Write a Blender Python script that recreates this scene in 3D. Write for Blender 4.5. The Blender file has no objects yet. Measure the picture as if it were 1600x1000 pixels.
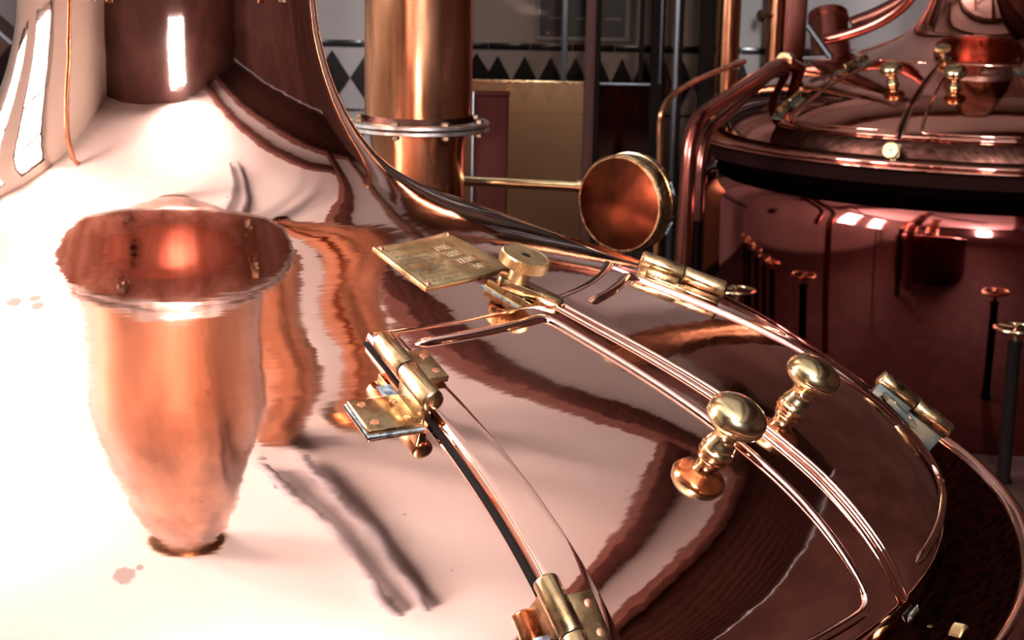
import bpy, bmesh, math, random
from mathutils import Vector, Matrix

random.seed(7)
scene = bpy.context.scene
COL = scene.collection
PI = math.pi
def R(d): return math.radians(d)

# ------------------------------------------------------------------ camera
PITCH, ROLL, FPX = R(12.53), R(1.11), 2600.0
CAM = Vector((0.438, -2.1223, 1.682))
_fw = Vector((0, math.cos(PITCH), -math.sin(PITCH)))
_r0 = Vector((1, 0, 0)); _u0 = _r0.cross(_fw)
_r = math.cos(ROLL)*_r0 + math.sin(ROLL)*_u0
_u = -math.sin(ROLL)*_r0 + math.cos(ROLL)*_u0
cam_d = bpy.data.cameras.new('camera'); cam = bpy.data.objects.new('camera', cam_d); COL.objects.link(cam)
cam.matrix_world = Matrix(((_r.x, _u.x, -_fw.x, CAM.x), (_r.y, _u.y, -_fw.y, CAM.y), (_r.z, _u.z, -_fw.z, CAM.z), (0, 0, 0, 1)))
cam_d.sensor_width = 36.0; cam_d.lens = FPX/1600*36.0; cam_d.clip_start = .05
cam_d.dof.use_dof = True; cam_d.dof.focus_distance = 1.75; cam_d.dof.aperture_fstop = 16
scene.camera = cam

# ------------------------------------------------------------------ world, exposure
w = bpy.data.worlds.new('daylight'); scene.world = w; w.use_nodes = True
w.node_tree.nodes['Background'].inputs[0].default_value = (.8, .9, 1, 1)
w.node_tree.nodes['Background'].inputs[1].default_value = .6
vs = scene.view_settings
vs.view_transform = 'Standard'; vs.look = 'None'; vs.gamma = 1.0; vs.use_curve_mapping = False
vs.exposure = 1.45
scene.cycles.caustics_reflective = False
WINDOW_SIDE = 18.0      # radiance of the daylit panes in the left wall
WINDOW_REAR = 62.0      # radiance of the tall window behind the photographer

# ------------------------------------------------------------------ materials
def mat(name, color, metallic=0.0, rough=.5, ior=1.45):
    m = bpy.data.materials.new(name); m.use_nodes = True
    b = m.node_tree.nodes['Principled BSDF']
    b.inputs['Base Color'].default_value = (*color, 1); b.inputs['Metallic'].default_value = metallic
    b.inputs['Roughness'].default_value = rough; b.inputs['IOR'].default_value = ior
    return m
def nd(m, t, **k):
    n = m.node_tree.nodes.new(t)
    for a, v in k.items(): setattr(n, a, v)
    return n
def ln(m, a, b): m.node_tree.links.new(a, b)
def tint(m, c1, c2, scale=8, detail=4, lo=.4, hi=.65, vec=None, stretch=None):
    """mottled colour between c1 and c2"""
    b = m.node_tree.nodes['Principled BSDF']
    tc = nd(m, 'ShaderNodeTexCoord'); n = nd(m, 'ShaderNodeTexNoise'); n.inputs['Scale'].default_value = scale; n.inputs['Detail'].default_value = detail
    src = tc.outputs['Object']
    if stretch:
        mp = nd(m, 'ShaderNodeMapping'); mp.inputs['Scale'].default_value = stretch; ln(m, src, mp.inputs[0]); src = mp.outputs[0]
    ln(m, src, n.inputs['Vector'])
    r = nd(m, 'ShaderNodeValToRGB'); e = r.color_ramp.elements
    e[0].position = lo; e[1].position = hi; e[0].color = (*c1, 1); e[1].color = (*c2, 1)
    ln(m, n.outputs['Fac'], r.inputs[0]); ln(m, r.outputs[0], b.inputs['Base Color'])
    return n, r
def roughen(m, scale, lo, hi, stretch=None):
    b = m.node_tree.nodes['Principled BSDF']
    tc = nd(m, 'ShaderNodeTexCoord'); n = nd(m, 'ShaderNodeTexNoise'); n.inputs['Scale'].default_value = scale; n.inputs['Detail'].default_value = 5
    src = tc.outputs['Object']
    if stretch:
        mp = nd(m, 'ShaderNodeMapping'); mp.inputs['Scale'].default_value = stretch; ln(m, src, mp.inputs[0]); src = mp.outputs[0]
    ln(m, src, n.inputs['Vector'])
    mr = nd(m, 'ShaderNodeMapRange'); mr.inputs['From Min'].default_value = .35; mr.inputs['From Max'].default_value = .7
    mr.inputs['To Min'].default_value = lo; mr.inputs['To Max'].default_value = hi
    ln(m, n.outputs['Fac'], mr.inputs['Value']); ln(m, mr.outputs[0], b.inputs['Roughness'])
def bump(m, scale, strength, dist=.001, stretch=None, detail=3):
    b = m.node_tree.nodes['Principled BSDF']
    tc = nd(m, 'ShaderNodeTexCoord'); n = nd(m, 'ShaderNodeTexNoise'); n.inputs['Scale'].default_value = scale; n.inputs['Detail'].default_value = detail
    src = tc.outputs['Object']
    if stretch:
        mp = nd(m, 'ShaderNodeMapping'); mp.inputs['Scale'].default_value = stretch; ln(m, src, mp.inputs[0]); src = mp.outputs[0]
    ln(m, src, n.inputs['Vector'])
    bp = nd(m, 'ShaderNodeBump'); bp.inputs['Strength'].default_value = strength; bp.inputs['Distance'].default_value = dist
    ln(m, n.outputs['Fac'], bp.inputs['Height'])
    if b.inputs['Normal'].links: ln(m, b.inputs['Normal'].links[0].from_socket, bp.inputs['Normal'])
    ln(m, bp.outputs[0], b.inputs['Normal'])

CU = (.96, .57, .465)
SPLASH = [(-0.6441, -0.535, 1.1722, 0.0085), (-0.6308, -0.5403, 1.1764, 0.003), (-0.4295, -0.1778, 1.3211, 0.0075), (-0.423, -0.204, 1.3193, 0.006), (-0.414, -0.1919, 1.3243, 0.005)]
def kettle_copper(name, CU=CU):
    """polished sheet copper, spun: fine concentric ripples, faint dents, tarnish specks"""
    m = mat(name, CU, 1.0, .05)
    nt = m.node_tree; b = nt.nodes['Principled BSDF']
    tc = nd(m, 'ShaderNodeTexCoord'); sx = nd(m, 'ShaderNodeSeparateXYZ'); ln(m, tc.outputs['Object'], sx.inputs[0])
    cx = nd(m, 'ShaderNodeCombineXYZ'); ln(m, sx.outputs[0], cx.inputs[0]); ln(m, sx.outputs[1], cx.inputs[1])
    le = nd(m, 'ShaderNodeVectorMath', operation='LENGTH'); ln(m, cx.outputs[0], le.inputs[0])
    at2 = nd(m, 'ShaderNodeMath', operation='ARCTAN2'); ln(m, sx.outputs[0], at2.inputs[0]); ln(m, sx.outputs[1], at2.inputs[1])
    sb = nd(m, 'ShaderNodeMath', operation='SUBTRACT'); ln(m, le.outputs['Value'], sb.inputs[0]); ln(m, sx.outputs[2], sb.inputs[1])
    pol = nd(m, 'ShaderNodeCombineXYZ'); ln(m, sb.outputs[0], pol.inputs[0]); ln(m, at2.outputs[0], pol.inputs[1])
    def layer(vec, stretch, scale, strength, dist, prev, det=2):
        mp = nd(m, 'ShaderNodeMapping'); mp.inputs['Scale'].default_value = stretch; ln(m, vec, mp.inputs[0])
        n = nd(m, 'ShaderNodeTexNoise'); n.inputs['Scale'].default_value = scale; n.inputs['Detail'].default_value = det; ln(m, mp.outputs[0], n.inputs['Vector'])
        bp = nd(m, 'ShaderNodeBump'); bp.inputs['Strength'].default_value = strength; bp.inputs['Distance'].default_value = dist
        ln(m, n.outputs['Fac'], bp.inputs['Height'])
        if prev: ln(m, prev, bp.inputs['Normal'])
        return bp.outputs[0]
    p = layer(pol.outputs[0], (1, .04, 0), 48, 1.0, .00008, None)           # concentric ripples
    p = layer(tc.outputs['Object'], (1, 1, 1), 3.2, 1.0, .0045, p, 1)        # slow dents
    p = layer(tc.outputs['Object'], (1, 1, 1), 14, 1.0, .00035, p, 2)
    ln(m, p, b.inputs['Normal'])
    # tarnish specks and bloom
    n = nd(m, 'ShaderNodeTexNoise'); n.inputs['Scale'].default_value = 5; n.inputs['Detail'].default_value = 6; ln(m, tc.outputs['Object'], n.inputs['Vector'])
    r = nd(m, 'ShaderNodeValToRGB'); e = r.color_ramp.elements; e[0].position = .30; e[1].position = .62
    e[0].color = (CU[0]*.94, CU[1]*.85, CU[2]*.84, 1); e[1].color = (*CU, 1); ln(m, n.outputs['Fac'], r.inputs[0])
    v = nd(m, 'ShaderNodeTexVoronoi'); v.inputs['Scale'].default_value = 24; ln(m, tc.outputs['Object'], v.inputs['Vector'])
    r2 = nd(m, 'ShaderNodeValToRGB'); e = r2.color_ramp.elements; e[0].position = .035; e[1].position = .06
    e[0].color = (.45, .22, .18, 1); e[1].color = (1, 1, 1, 1); ln(m, v.outputs['Distance'], r2.inputs[0])
    mx = nd(m, 'ShaderNodeMix', data_type='RGBA', blend_type='MULTIPLY'); mx.inputs[0].default_value = .35
    ln(m, r.outputs[0], mx.inputs[6]); ln(m, r2.outputs[0], mx.inputs[7]); ln(m, mx.outputs[2], b.inputs['Base Color'])
    # dried splash marks
    last = mx.outputs[2]
    for px_, py_, pz_, rad_ in SPLASH:
        nz_ = nd(m, 'ShaderNodeTexNoise'); nz_.inputs['Scale'].default_value = 130; ln(m, tc.outputs['Object'], nz_.inputs['Vector'])
        dv_ = nd(m, 'ShaderNodeVectorMath', operation='DISTANCE'); ln(m, tc.outputs['Object'], dv_.inputs[0]); dv_.inputs[1].default_value = (px_, py_, pz_)
        ma = nd(m, 'ShaderNodeMath', operation='MULTIPLY_ADD'); ln(m, nz_.outputs['Fac'], ma.inputs[0]); ma.inputs[1].default_value = rad_*.9; ln(m, dv_.outputs['Value'], ma.inputs[2])
        rp = nd(m, 'ShaderNodeMapRange'); rp.inputs['From Min'].default_value = rad_*1.35; rp.inputs['From Max'].default_value = rad_*1.6; rp.inputs['To Min'].default_value = .62; rp.inputs['To Max'].default_value = 0
        ln(m, ma.outputs[0], rp.inputs['Value'])
        mm = nd(m, 'ShaderNodeMix', data_type='RGBA'); ln(m, rp.outputs[0], mm.inputs[0]); ln(m, last, mm.inputs[6]); mm.inputs[7].default_value = (.16, .09, .075, 1); last = mm.outputs[2]
    ln(m, last, b.inputs['Base Color'])
    n3 = nd(m, 'ShaderNodeTexNoise'); n3.inputs['Scale'].default_value = 7; n3.inputs['Detail'].default_value = 8; ln(m, tc.outputs['Object'], n3.inputs['Vector'])
    mr = nd(m, 'ShaderNodeMapRange'); mr.inputs['From Min'].default_value = .35; mr.inputs['From Max'].default_value = .75; mr.inputs['To Min'].default_value = .028; mr.inputs['To Max'].default_value = .085
    ln(m, n3.outputs['Fac'], mr.inputs['Value']); ln(m, mr.outputs[0], b.inputs['Roughness'])
    return m
M = {}
M['copper'] = kettle_copper('polished_sheet_copper')
M['copper2'] = kettle_copper('reddened_sheet_copper', (.66, .29, .22))
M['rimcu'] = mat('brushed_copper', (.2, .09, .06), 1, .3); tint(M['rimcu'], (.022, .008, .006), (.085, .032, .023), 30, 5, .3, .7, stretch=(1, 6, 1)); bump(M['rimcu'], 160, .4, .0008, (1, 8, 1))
M['pipecu'] = mat('pipe_copper', (.85, .42, .26), 1, .22); tint(M['pipecu'], (.30, .11, .05), (.66, .29, .16), 9, 6, .36, .66, stretch=(1, 1, .25)); roughen(M['pipecu'], 14, .14, .32, (1, 1, .2))
M['darkcu'] = mat('tarnished_copper', (.45, .17, .11), 1, .24); tint(M['darkcu'], (.16, .05, .04), (.34, .12, .09), 6, 4, .35, .7)
M['bodycu'] = mat('red_polished_copper', (.55, .19, .16), 1, .06); tint(M['bodycu'], (.36, .09, .08), (.50, .15, .13), 4, 4, .35, .7)
M['under'] = mat('shade_black_copper', (.010, .0035, .003), 0, .9)  # near-black: the shade below the rim is put into the colour
M['facecu'] = mat('heat_browned_copper', (.36, .12, .055), 1, .16); tint(M['facecu'], (.05, .012, .006), (.15, .040, .018), 16, 6, .33, .66)
M['redcu'] = mat('red_copper_sheet', (.5, .16, .12), 1, .2); tint(M['redcu'], (.32, .085, .065), (.50, .16, .12), 5, 4, .35, .7)
M['ductcu'] = mat('dull_red_copper', (.1, .02, .02), 0, .6); tint(M['ductcu'], (.026, .006, .005), (.042, .011, .009), 5, 4)
M['brass'] = mat('polished_brass', (.66, .52, .27), 1, .18); tint(M['brass'], (.54, .38, .19), (.70, .53, .31), 40, 4, .3, .7)
M['hbrass'] = mat('hinge_brass', (.62, .44, .19), 1, .26); tint(M['hbrass'], (.23, .125, .06), (.46, .305, .16), 45, 5, .3, .68); roughen(M['hbrass'], 60, .16, .36)
M['patina'] = mat('weathered_bronze', (.1, .09, .07), .6, .42); tint(M['patina'], (.035, .052, .056), (.13, .092, .05), 38, 5, .36, .62); bump(M['patina'], 90, .3, .0008)
M['dullbrass'] = mat('dull_brass', (.46, .32, .17), 1, .42); tint(M['dullbrass'], (.38, .25, .12), (.52, .37, .20), 60, 4)
M['plate'] = mat('engraved_brass', (.66, .50, .24), 1, .34); tint(M['plate'], (.40, .25, .10), (.72, .58, .32), 26, 6, .33, .6); roughen(M['plate'], 40, .25, .5)
M['stamp'] = mat('stamped_bright_brass', (.92, .84, .66), 1, .4)
M['field'] = mat('brown_enamel_field', (.24, .11, .045), .6, .4)
M['print'] = mat('etched_dark_lettering', (.13, .085, .05), .3, .5)
M['verd'] = mat('pale_limescale', (.16, .17, .18), .2, .7); tint(M['verd'], (.05, .05, .055), (.26, .28, .30), 120, 4, .38, .6)
M['blackbolt'] = mat('blued_steel', (.07, .09, .12), 1, .25)
M['steel'] = mat('dull_steel', (.085, .085, .092), 1, .36)
M['flange'] = mat('tinned_flange', (.50, .43, .40), 1, .36); tint(M['flange'], (.34, .24, .20), (.58, .53, .50), 40, 5, .35, .65)
M['bolt'] = mat('bolt_brassy_steel', (.17, .105, .07), 1, .5)
M['rivet'] = mat('copper_rivet', (.80, .34, .22), 1, .3)
M['wall'] = mat('white_wall_tile', (.34, .28, .27), 0, .5); tint(M['wall'], (.32, .265, .255), (.36, .30, .29), 3, 3)
M['grout'] = mat('grey_grout', (.48, .45, .44), 0, .8)
M['black'] = mat('black_glazed_tile', (.012, .012, .014), 0, .16)
M['ceil'] = mat('white_plaster', (.86, .85, .83), 0, .9)
M['timber'] = mat('dark_timber', (.10, .04, .03), 0, .5); tint(M['timber'], (.055, .022, .018), (.16, .065, .05), 6, 5, .3, .7, stretch=(8, 1, 8))
M['brownwall'] = mat('brown_panelling', (.10, .05, .035), 0, .5); tint(M['brownwall'], (.075, .032, .026), (.11, .05, .04), 1.2, 2)
M['leftwall'] = mat('cream_plaster', (.62, .55, .48), 0, .85)
M['floor'] = mat('red_brown_floor_tile', (.05, .02, .017), 0, .75); tint(M['floor'], (.03, .012, .010), (.06, .026, .020), 7, 4)
M['frame'] = mat('dark_window_frame', (.05, .035, .03), 0, .4)
M['post_red'] = mat('red_brown_post', (.045, .014, .010), 0, .55)
M['post_dark'] = mat('dark_bronze_post', (.007, .0045, .004), 0, .6)
M['navy'] = mat('navy_board', (.035, .04, .055), 0, .35)
M['grey'] = mat('grey_board_trim', (.30, .30, .32), 0, .5)
M['redprint'] = mat('red_print', (.5, .05, .03), 0, .5)
M['whiteprint'] = mat('pale_print', (.6, .6, .6), 0, .5)
M['darkgap'] = mat('gap_shade_black', (.004, .0025, .002), 0, .8)  # near-black, gap shade put into the colour
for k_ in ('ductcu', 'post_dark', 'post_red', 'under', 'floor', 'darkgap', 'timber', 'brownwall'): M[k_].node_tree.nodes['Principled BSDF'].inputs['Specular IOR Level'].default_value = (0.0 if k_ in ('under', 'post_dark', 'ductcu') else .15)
M['rimcu'].node_tree.nodes['Principled BSDF'].inputs['Specular Tint'].default_value = (.30, .12, .08, 1)
def glassmat(name, tintc, gloss, rough, fac, gcol):
    m = bpy.data.materials.new(name); m.use_nodes = True; nt = m.node_tree; nt.nodes.clear()
    o = nt.nodes.new('ShaderNodeOutputMaterial'); t = nt.nodes.new('ShaderNodeBsdfTransparent'); t.inputs[0].default_value = (*tintc, 1)
    g = nt.nodes.new('ShaderNodeBsdfGlossy'); g.inputs[0].default_value = (*gcol, 1); g.inputs['Roughness'].default_value = rough
    x = nt.nodes.new('ShaderNodeMixShader'); x.inputs[0].default_value = fac
    nt.links.new(t.outputs[0], x.inputs[1]); nt.links.new(g.outputs[0], x.inputs[2]); nt.links.new(x.outputs[0], o.inputs[0])
    return m
M['glass'] = glassmat('clear_glass', (.66, .61, .57), 1, .02, .001, (1, 1, 1))
M['amber'] = glassmat('amber_glass', (.50, .33, .21), 1, .22, .33, (.62, .33, .17))
M['darkpane'] = glassmat('smoked_glass', (.06, .04, .03), 1, .05, .12, (.7, .4, .3))
def emit(name, col, s):
    m = bpy.data.materials.new(name); m.use_nodes = True; nt = m.node_tree; nt.nodes.clear()
    o = nt.nodes.new('ShaderNodeOutputMaterial'); e = nt.nodes.new('ShaderNodeEmission'); e.inputs[0].default_value = (*col, 1); e.inputs[1].default_value = s
    nt.links.new(e.outputs[0], o.inputs[0]); return m
M['pane_side'] = emit('daylight_pane_side', (.98, .99, 1.0), WINDOW_SIDE)
M['pane_rear'] = emit('daylight_pane_rear', (.93, .97, 1.0), WINDOW_REAR)

# ------------------------------------------------------------------ mesh helpers
class MB:
    def __init__(s): s.v = []; s.f = []
    def add(s, V, F, mtx=None):
        o = len(s.v)
        s.v += [tuple(mtx @ Vector(p)) if mtx else tuple(p) for p in V]; s.f += [tuple(i+o for i in f) for f in F]
    def box(s, c, d, mtx=None, bev=0):
        bm = bmesh.new(); bmesh.ops.create_cube(bm, size=1)
        bmesh.ops.scale(bm, vec=d, verts=bm.verts); bmesh.ops.translate(bm, vec=c, verts=bm.verts)
        if bev: bmesh.ops.bevel(bm, geom=bm.edges[:]+bm.verts[:], offset=bev, segments=3, affect='EDGES', profile=.5)
        bm.verts.index_update(); s.add([v.co[:] for v in bm.verts], [[v.index for v in f.verts] for f in bm.faces], mtx); bm.free()
    def lathe(s, prof, n=32, mtx=None, cap0=True, cap1=True):
        V = []; F = []
        for r, z in prof:
            for k in range(n):
                a = 2*PI*k/n; V.append((r*math.cos(a), r*math.sin(a), z))
        m = len(prof)
        for i in range(m-1):
            for k in range(n):
                k2 = (k+1) % n; F.append((i*n+k, i*n+k2, (i+1)*n+k2, (i+1)*n+k))
        if cap0 and prof[0][0] > 1e-6: F.append(tuple(range(n-1, -1, -1)))
        if cap1 and prof[-1][0] > 1e-6: F.append(tuple((m-1)*n+k for k in range(n)))
        s.add(V, F, mtx)
    def tube(s, pts, r, n=14, cap=True, nrm=None):
        pts = [Vector(p) for p in pts]; V = []; F = []; up = None
        for i, p in enumerate(pts):
            t = (pts[min(i+1, len(pts)-1)]-pts[max(i-1, 0)]).normalized()
            if nrm: up = (nrm[i]-t*nrm[i].dot(t)).normalized()
            elif up is None: up = t.orthogonal().normalized()
            else: up = (up-t*up.dot(t)).normalized()
            b = t.cross(up); rr = r[i] if isinstance(r, (list, tuple)) else r
            for k in range(n):
                a = 2*PI*k/n; V.append(p+rr*(math.cos(a)*up+math.sin(a)*b))
        for i in range(len(pts)-1):
            for k in range(n):
                k2 = (k+1) % n; F.append((i*n+k, i*n+k2, (i+1)*n+k2, (i+1)*n+k))
        if cap: F.append(tuple(range(n-1, -1, -1))); F.append(tuple((len(pts)-1)*n+k for k in range(n)))
        s.add(V, F)
    def mesh(s, name, material, smooth=True, angle=38):
        me = bpy.data.meshes.new(name); me.from_pydata(s.v, [], s.f); me.update()
        bm = bmesh.new(); bm.from_mesh(me); bmesh.ops.recalc_face_normals(bm, faces=bm.faces[:]); bm.to_mesh(me); bm.free()
        if material: me.materials.append(material)
        if smooth:
            me.polygons.foreach_set('use_smooth', [True]*len(me.polygons)); me.set_sharp_from_angle(angle=R(angle))
        return me
    def build(s, name, material, parent=None, smooth=True, angle=38, mw=None):
        return link(name, s.mesh(name, material, smooth, angle), parent, mw)
def link(name, me, parent=None, mw=None):
    o = bpy.data.objects.new(name, me); COL.objects.link(o)
    if parent is not None: o.parent = parent
    if mw is not None: o.matrix_basis = mw
    return o
def tag(o, label, cat, group=None):
    o['label'] = label; o['category'] = cat
    if group: o['group'] = group
    return o
def thing(name, label, cat, loc=(0, 0, 0), rz=0, group=None):
    o = bpy.data.objects.new(name, None); COL.objects.link(o); o.location = loc; o.rotation_euler = (0, 0, rz); o.empty_display_size = .1
    return tag(o, label, cat, group)
def struct(o): o['kind'] = 'structure'; return o
def frame(o, x, y, z):
    return Matrix(((x.x, y.x, z.x, o.x), (x.y, y.y, z.y, o.y), (x.z, y.z, z.z, o.z), (0, 0, 0, 1)))
def zto(p, d):
    d = Vector(d).normalized(); x = d.orthogonal().normalized(); return frame(Vector(p), x, d.cross(x), d)
def smooth_path(pts, n=8):
    P = [Vector(p) for p in pts]; P = [2*P[0]-P[1]]+P+[2*P[-1]-P[-2]]; o = []
    for i in range(1, len(P)-2):
        a, b, c, d = P[i-1:i+3]
        for k in range(n):
            t = k/n; o.append(.5*((2*b)+(c-a)*t+(2*a-5*b+4*c-d)*t*t+(3*b-a-3*c+d)*t**3))
    o.append(P[-2]); return o
def fillet(pts, r, n=7):
    P = [Vector(p) for p in pts]; o = [P[0]]
    for i in range(1, len(P)-1):
        a = (P[i-1]-P[i]); b = (P[i+1]-P[i]); rr = min(r, a.length*.45, b.length*.45)
        A = P[i]+a.normalized()*rr; B = P[i]+b.normalized()*rr
        for k in range(n+1):
            t = k/n; o.append((1-t)**2*A+2*t*(1-t)*P[i]+t*t*B)
    o.append(P[-1]); return o
def seen(px, py, depth):
    """point of the room that lies `depth` metres ahead of the photographer in a given direction (survey of the photograph)"""
    d = _fw + (px-800)/FPX*_r - (py-500)/FPX*_u
    return CAM + d*(depth/d.y)

# ------------------------------------------------------------------ setting
X0, X1, Y0, Y1, ZC = -2.6, 6.2, -3.6, 5.878, 4.3
XS = 3.6    # white plaster ends here, boarded ceiling beyond
def slab(name, c, d, m, parent=None): 
    b = MB(); b.box(c, d); return b.build(name, M[m], parent, smooth=False)
struct(slab('floor', ((X0+X1)/2, (Y0+Y1)/2, -.05), (X1-X0+.4, Y1-Y0+.4, .1), 'floor'))
ceiling = struct(slab('ceiling', ((X0+XS)/2, (Y0+Y1)/2, ZC+.05), (XS-X0, Y1-Y0, .1), 'ceil'))
# timber boards over the rest of the room
k = 0; bd = {}
def boards(x0, x1, y0, y1):
    n = int(round((x1-x0)/.22)); wd = (x1-x0)/n
    for i in range(n):
        key = round(y1-y0, 3)
        if key not in bd:
            b = MB(); b.box((0, 0, 0), (wd-.012, y1-y0, .05), bev=.008); bd[key] = b.mesh('board', M['timber'])
        o = link('board', bd[key], timber); o.location = (x0+wd*(i+.5), (y0+y1)/2, ZC+.03)
timber = struct(slab('ceiling_timber', ((X0+X1)/2, (Y0+Y1)/2, ZC+.13), (X1-X0+.3, Y1-Y0+.3, .05), 'darkgap'))
boards(XS, X1, Y0, Y1)
for n_, (yb, wb_) in enumerate(((2.75, .42), (4.6, .30))):
    b = MB(); b.box(((X0+XS)/2, yb, ZC-.09), (XS-X0, wb_, .24), bev=.02); struct(b.build('trim_%d' % (n_+1), M['timber']))
b = MB(); b.box((2.75, (Y0+2.54)/2, ZC-.07), (.26, 2.54-Y0, .18), bev=.02); struct(b.build('trim_4', M['timber']))
b = MB(); b.box((XS, (Y0+Y1)/2, ZC-.06), (.16, Y1-Y0, .2), bev=.02); struct(b.build('trim_3', M['timber']))
# walls
wb = struct(slab('wall_back', ((X0+X1)/2, Y1+.1, ZC/2), (X1-X0+.4, .2, ZC), 'wall'))
struct(slab('wall_back_added_panel', ((2.95+X1)/2, Y1-.02, ZC/2), (X1-2.95, .04, ZC), 'brownwall'))  # added out of view, darkens what the near hatch reflects
struct(slab('wall_right', (X1+.1, (Y0+Y1)/2, ZC/2), (.2, Y1-Y0, ZC), 'brownwall'))
def wall_with_opening(name, fixed, axis, rng, openings, m):
    """wall made of slabs around window openings; axis 0: wall runs along y at x=fixed, axis 1: along x at y=fixed"""
    b = MB(); lo, hi = rng; z0, z1 = openings[0][2], openings[0][3]
    def put(a0, a1, c0, c1):
        if axis == 0: b.box((fixed, (a0+a1)/2, (c0+c1)/2), (.2, a1-a0, c1-c0))
        else: b.box(((a0+a1)/2, fixed, (c0+c1)/2), (a1-a0, .2, c1-c0))
    put(lo, hi, 0, z0); put(lo, hi, z1, ZC); e = lo
    for o in openings: put(e, o[0], z0, z1); e = o[1]
    put(e, hi, z0, z1)
    return struct(b.build(name, M[m], smooth=False))
LW = [(-.35, .55, 1.75, 3.95), (1.1, 2.0, 1.75, 3.95)]
RW = [(.66, 1.46, 2.2, 3.95)]
wall_with_opening('wall_left', X0-.1, 0, (Y0, Y1), LW, 'leftwall')
wall_with_opening('wall_front', Y0-.1, 1, (X0-.2, X1+.2), RW, 'brownwall')
def window(n, axis, fixed, o, pane, nx, nz):
    a0, a1, z0, z1 = o; wd, h = a1-a0, z1-z0
    def P(a, z, off=0): return (fixed+off, a, z) if axis == 0 else (a, fixed+off, z)
    def D(a, t, z): return (t, a, z) if axis == 0 else (a, t, z)
    b = MB(); t = .07
    b.box(P((a0+a1)/2, z0+t/2), D(wd, .1, t)); b.box(P((a0+a1)/2, z1-t/2), D(wd, .1, t)); b.box(P(a0+t/2, (z0+z1)/2), D(t, .1, h-2*t)); b.box(P(a1-t/2, (z0+z1)/2), D(t, .1, h-2*t))
    w_ = struct(b.build('window_%d' % n, M['frame'], smooth=False))
    for i in range(1, nx):
        q = MB(); q.box(P(a0+wd*i/nx, (z0+z1)/2), D(.035, .06, h-2*t)); q.build('glazing_bar', M['frame'], w_, smooth=False)
    for i in range(1, nz):
        q = MB(); q.box(P((a0+a1)/2, z0+h*i/nz), D(wd-2*t, .06, .035)); q.build('glazing_bar', M['frame'], w_, smooth=False)
    for i in range(nx):
        for j in range(nz):
            q = MB(); q.box(P(a0+wd*(i+.5)/nx, z0+h*(j+.5)/nz, -.02), D(wd/nx-.002, .006, h/nz-.002)); q.build('pane', pane, w_, smooth=False)
for i, o in enumerate(LW): window(i+1, 0, X0-.08, o, M['pane_side'], 2, 3)
window(3, 1, Y0-.08, RW[0], M['pane_rear'], 2, 2)

# tile frieze on the back wall: black lozenges, black border tiles above and below
Yt = Y1-.006
def lozenge(hw, hh):
    b = MB(); t = .012; e = .88
    V = [(-hw, 0, 0), (0, 0, -hh), (hw, 0, 0), (0, 0, hh)]
    b.add([(x, t/2, z) for x, _, z in V]+[(x*.985, -t/2, z*.985) for x, _, z in V], [(4, 5, 6, 7), (0, 1, 5, 4), (1, 2, 6, 5), (2, 3, 7, 6), (3, 0, 4, 7)])
    return b.mesh('lozenge_tile', M['black'], smooth=False)
ZD = 1.074
def frieze(x0, n, hw, hh, zc=ZD):
    me = lozenge(hw, hh)
    for i in range(n):
        o = link('lozenge_tile', me, wb); o.location = (x0+2*hw*(i+.5), Yt, zc)
xs = seen(547, 121, 8.0).x
frieze(xs-.172*12, 12, .086, .129)
frieze(xs, 4, .086, .129)
x = xs+.172*4
hwl = [.066, .063, .060, .058, .056, .052, .049, .047]
x = seen(777, 121, 8.0).x - .066
for i, hw in enumerate(hwl):
    o = link('lozenge_tile', lozenge(hw, .118), wb); o.location = (x+hw, Yt-.001, ZD); x += 2*hw
frieze(x, 8, .047, .11)
bt = MB(); bt.box((0, 0, 0), (.196, .014, .032), bev=.003); bt = bt.mesh('border_tile', M['black'])
bl = MB(); bl.box((0, 0, 0), (.196, .012, .010), bev=.002); bl = bl.mesh('border_tile', M['black'])
for i in range(-11, 15):
    o = link('border_tile', bt, wb); o.location = (.2*i, Yt, 1.236)
    o = link('border_tile', bl, wb); o.location = (.2*i, Yt, .922)
# white wall tiles above and below the frieze
def wtiles(z, h, x0, x1, wd):
    b = MB(); b.box((0, 0, 0), (wd-.004, .008, h-.004), bev=.0015); me = b.mesh('wall_tile', M['wall'])
    n = int((x1-x0)/wd)
    for i in range(n):
        o = link('wall_tile', me, wb); o.location = (x0+wd*(i+.5), Y1-.003, z)

# ------------------------------------------------------------------ kettle surface
PROF = [(0.988,0),(0.983,.025),(.972,.05),(.954,.078),(.930,.104),(.898,.133),(.855,.162),(.80,.193),(.74,.2205),(.68,.244),(.62,.265),(.56,.286),(.50,.308),(.44,.3305),(.385,.351),(.335,.371),(.295,.391),(.268,.411),(.248,.433),(.230,.459),(.215,.486),(.204,.513),(.195,.541),(.188,.571),(.184,.600),(.182,.64),(.182,.70)]
def dense():
    P = smooth_path([(r, z, 0) for r, z in PROF], 14)
    L = [0]
    for i in range(1, len(P)): L.append(L[-1]+(P[i]-P[i-1]).length)
    N = 300; o = []; j = 0
    for i in range(N+1):
        s = L[-1]*i/N
        while j < len(L)-2 and L[j+1] < s: j += 1
        t = (s-L[j])/(L[j+1]-L[j]); o.append(P[j].lerp(P[j+1], t))
    for _ in range(60):
        o = [o[0]]+[(o[i-1]+2*o[i]+o[i+1])/4 for i in range(1, N)]+[o[-1]]
    return o
PR = dense()
ARC = [0]
for i in range(1, len(PR)): ARC.append(ARC[-1]+(PR[i]-PR[i-1]).length)
RIM = 1.0      # height of the rim above the floor
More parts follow.
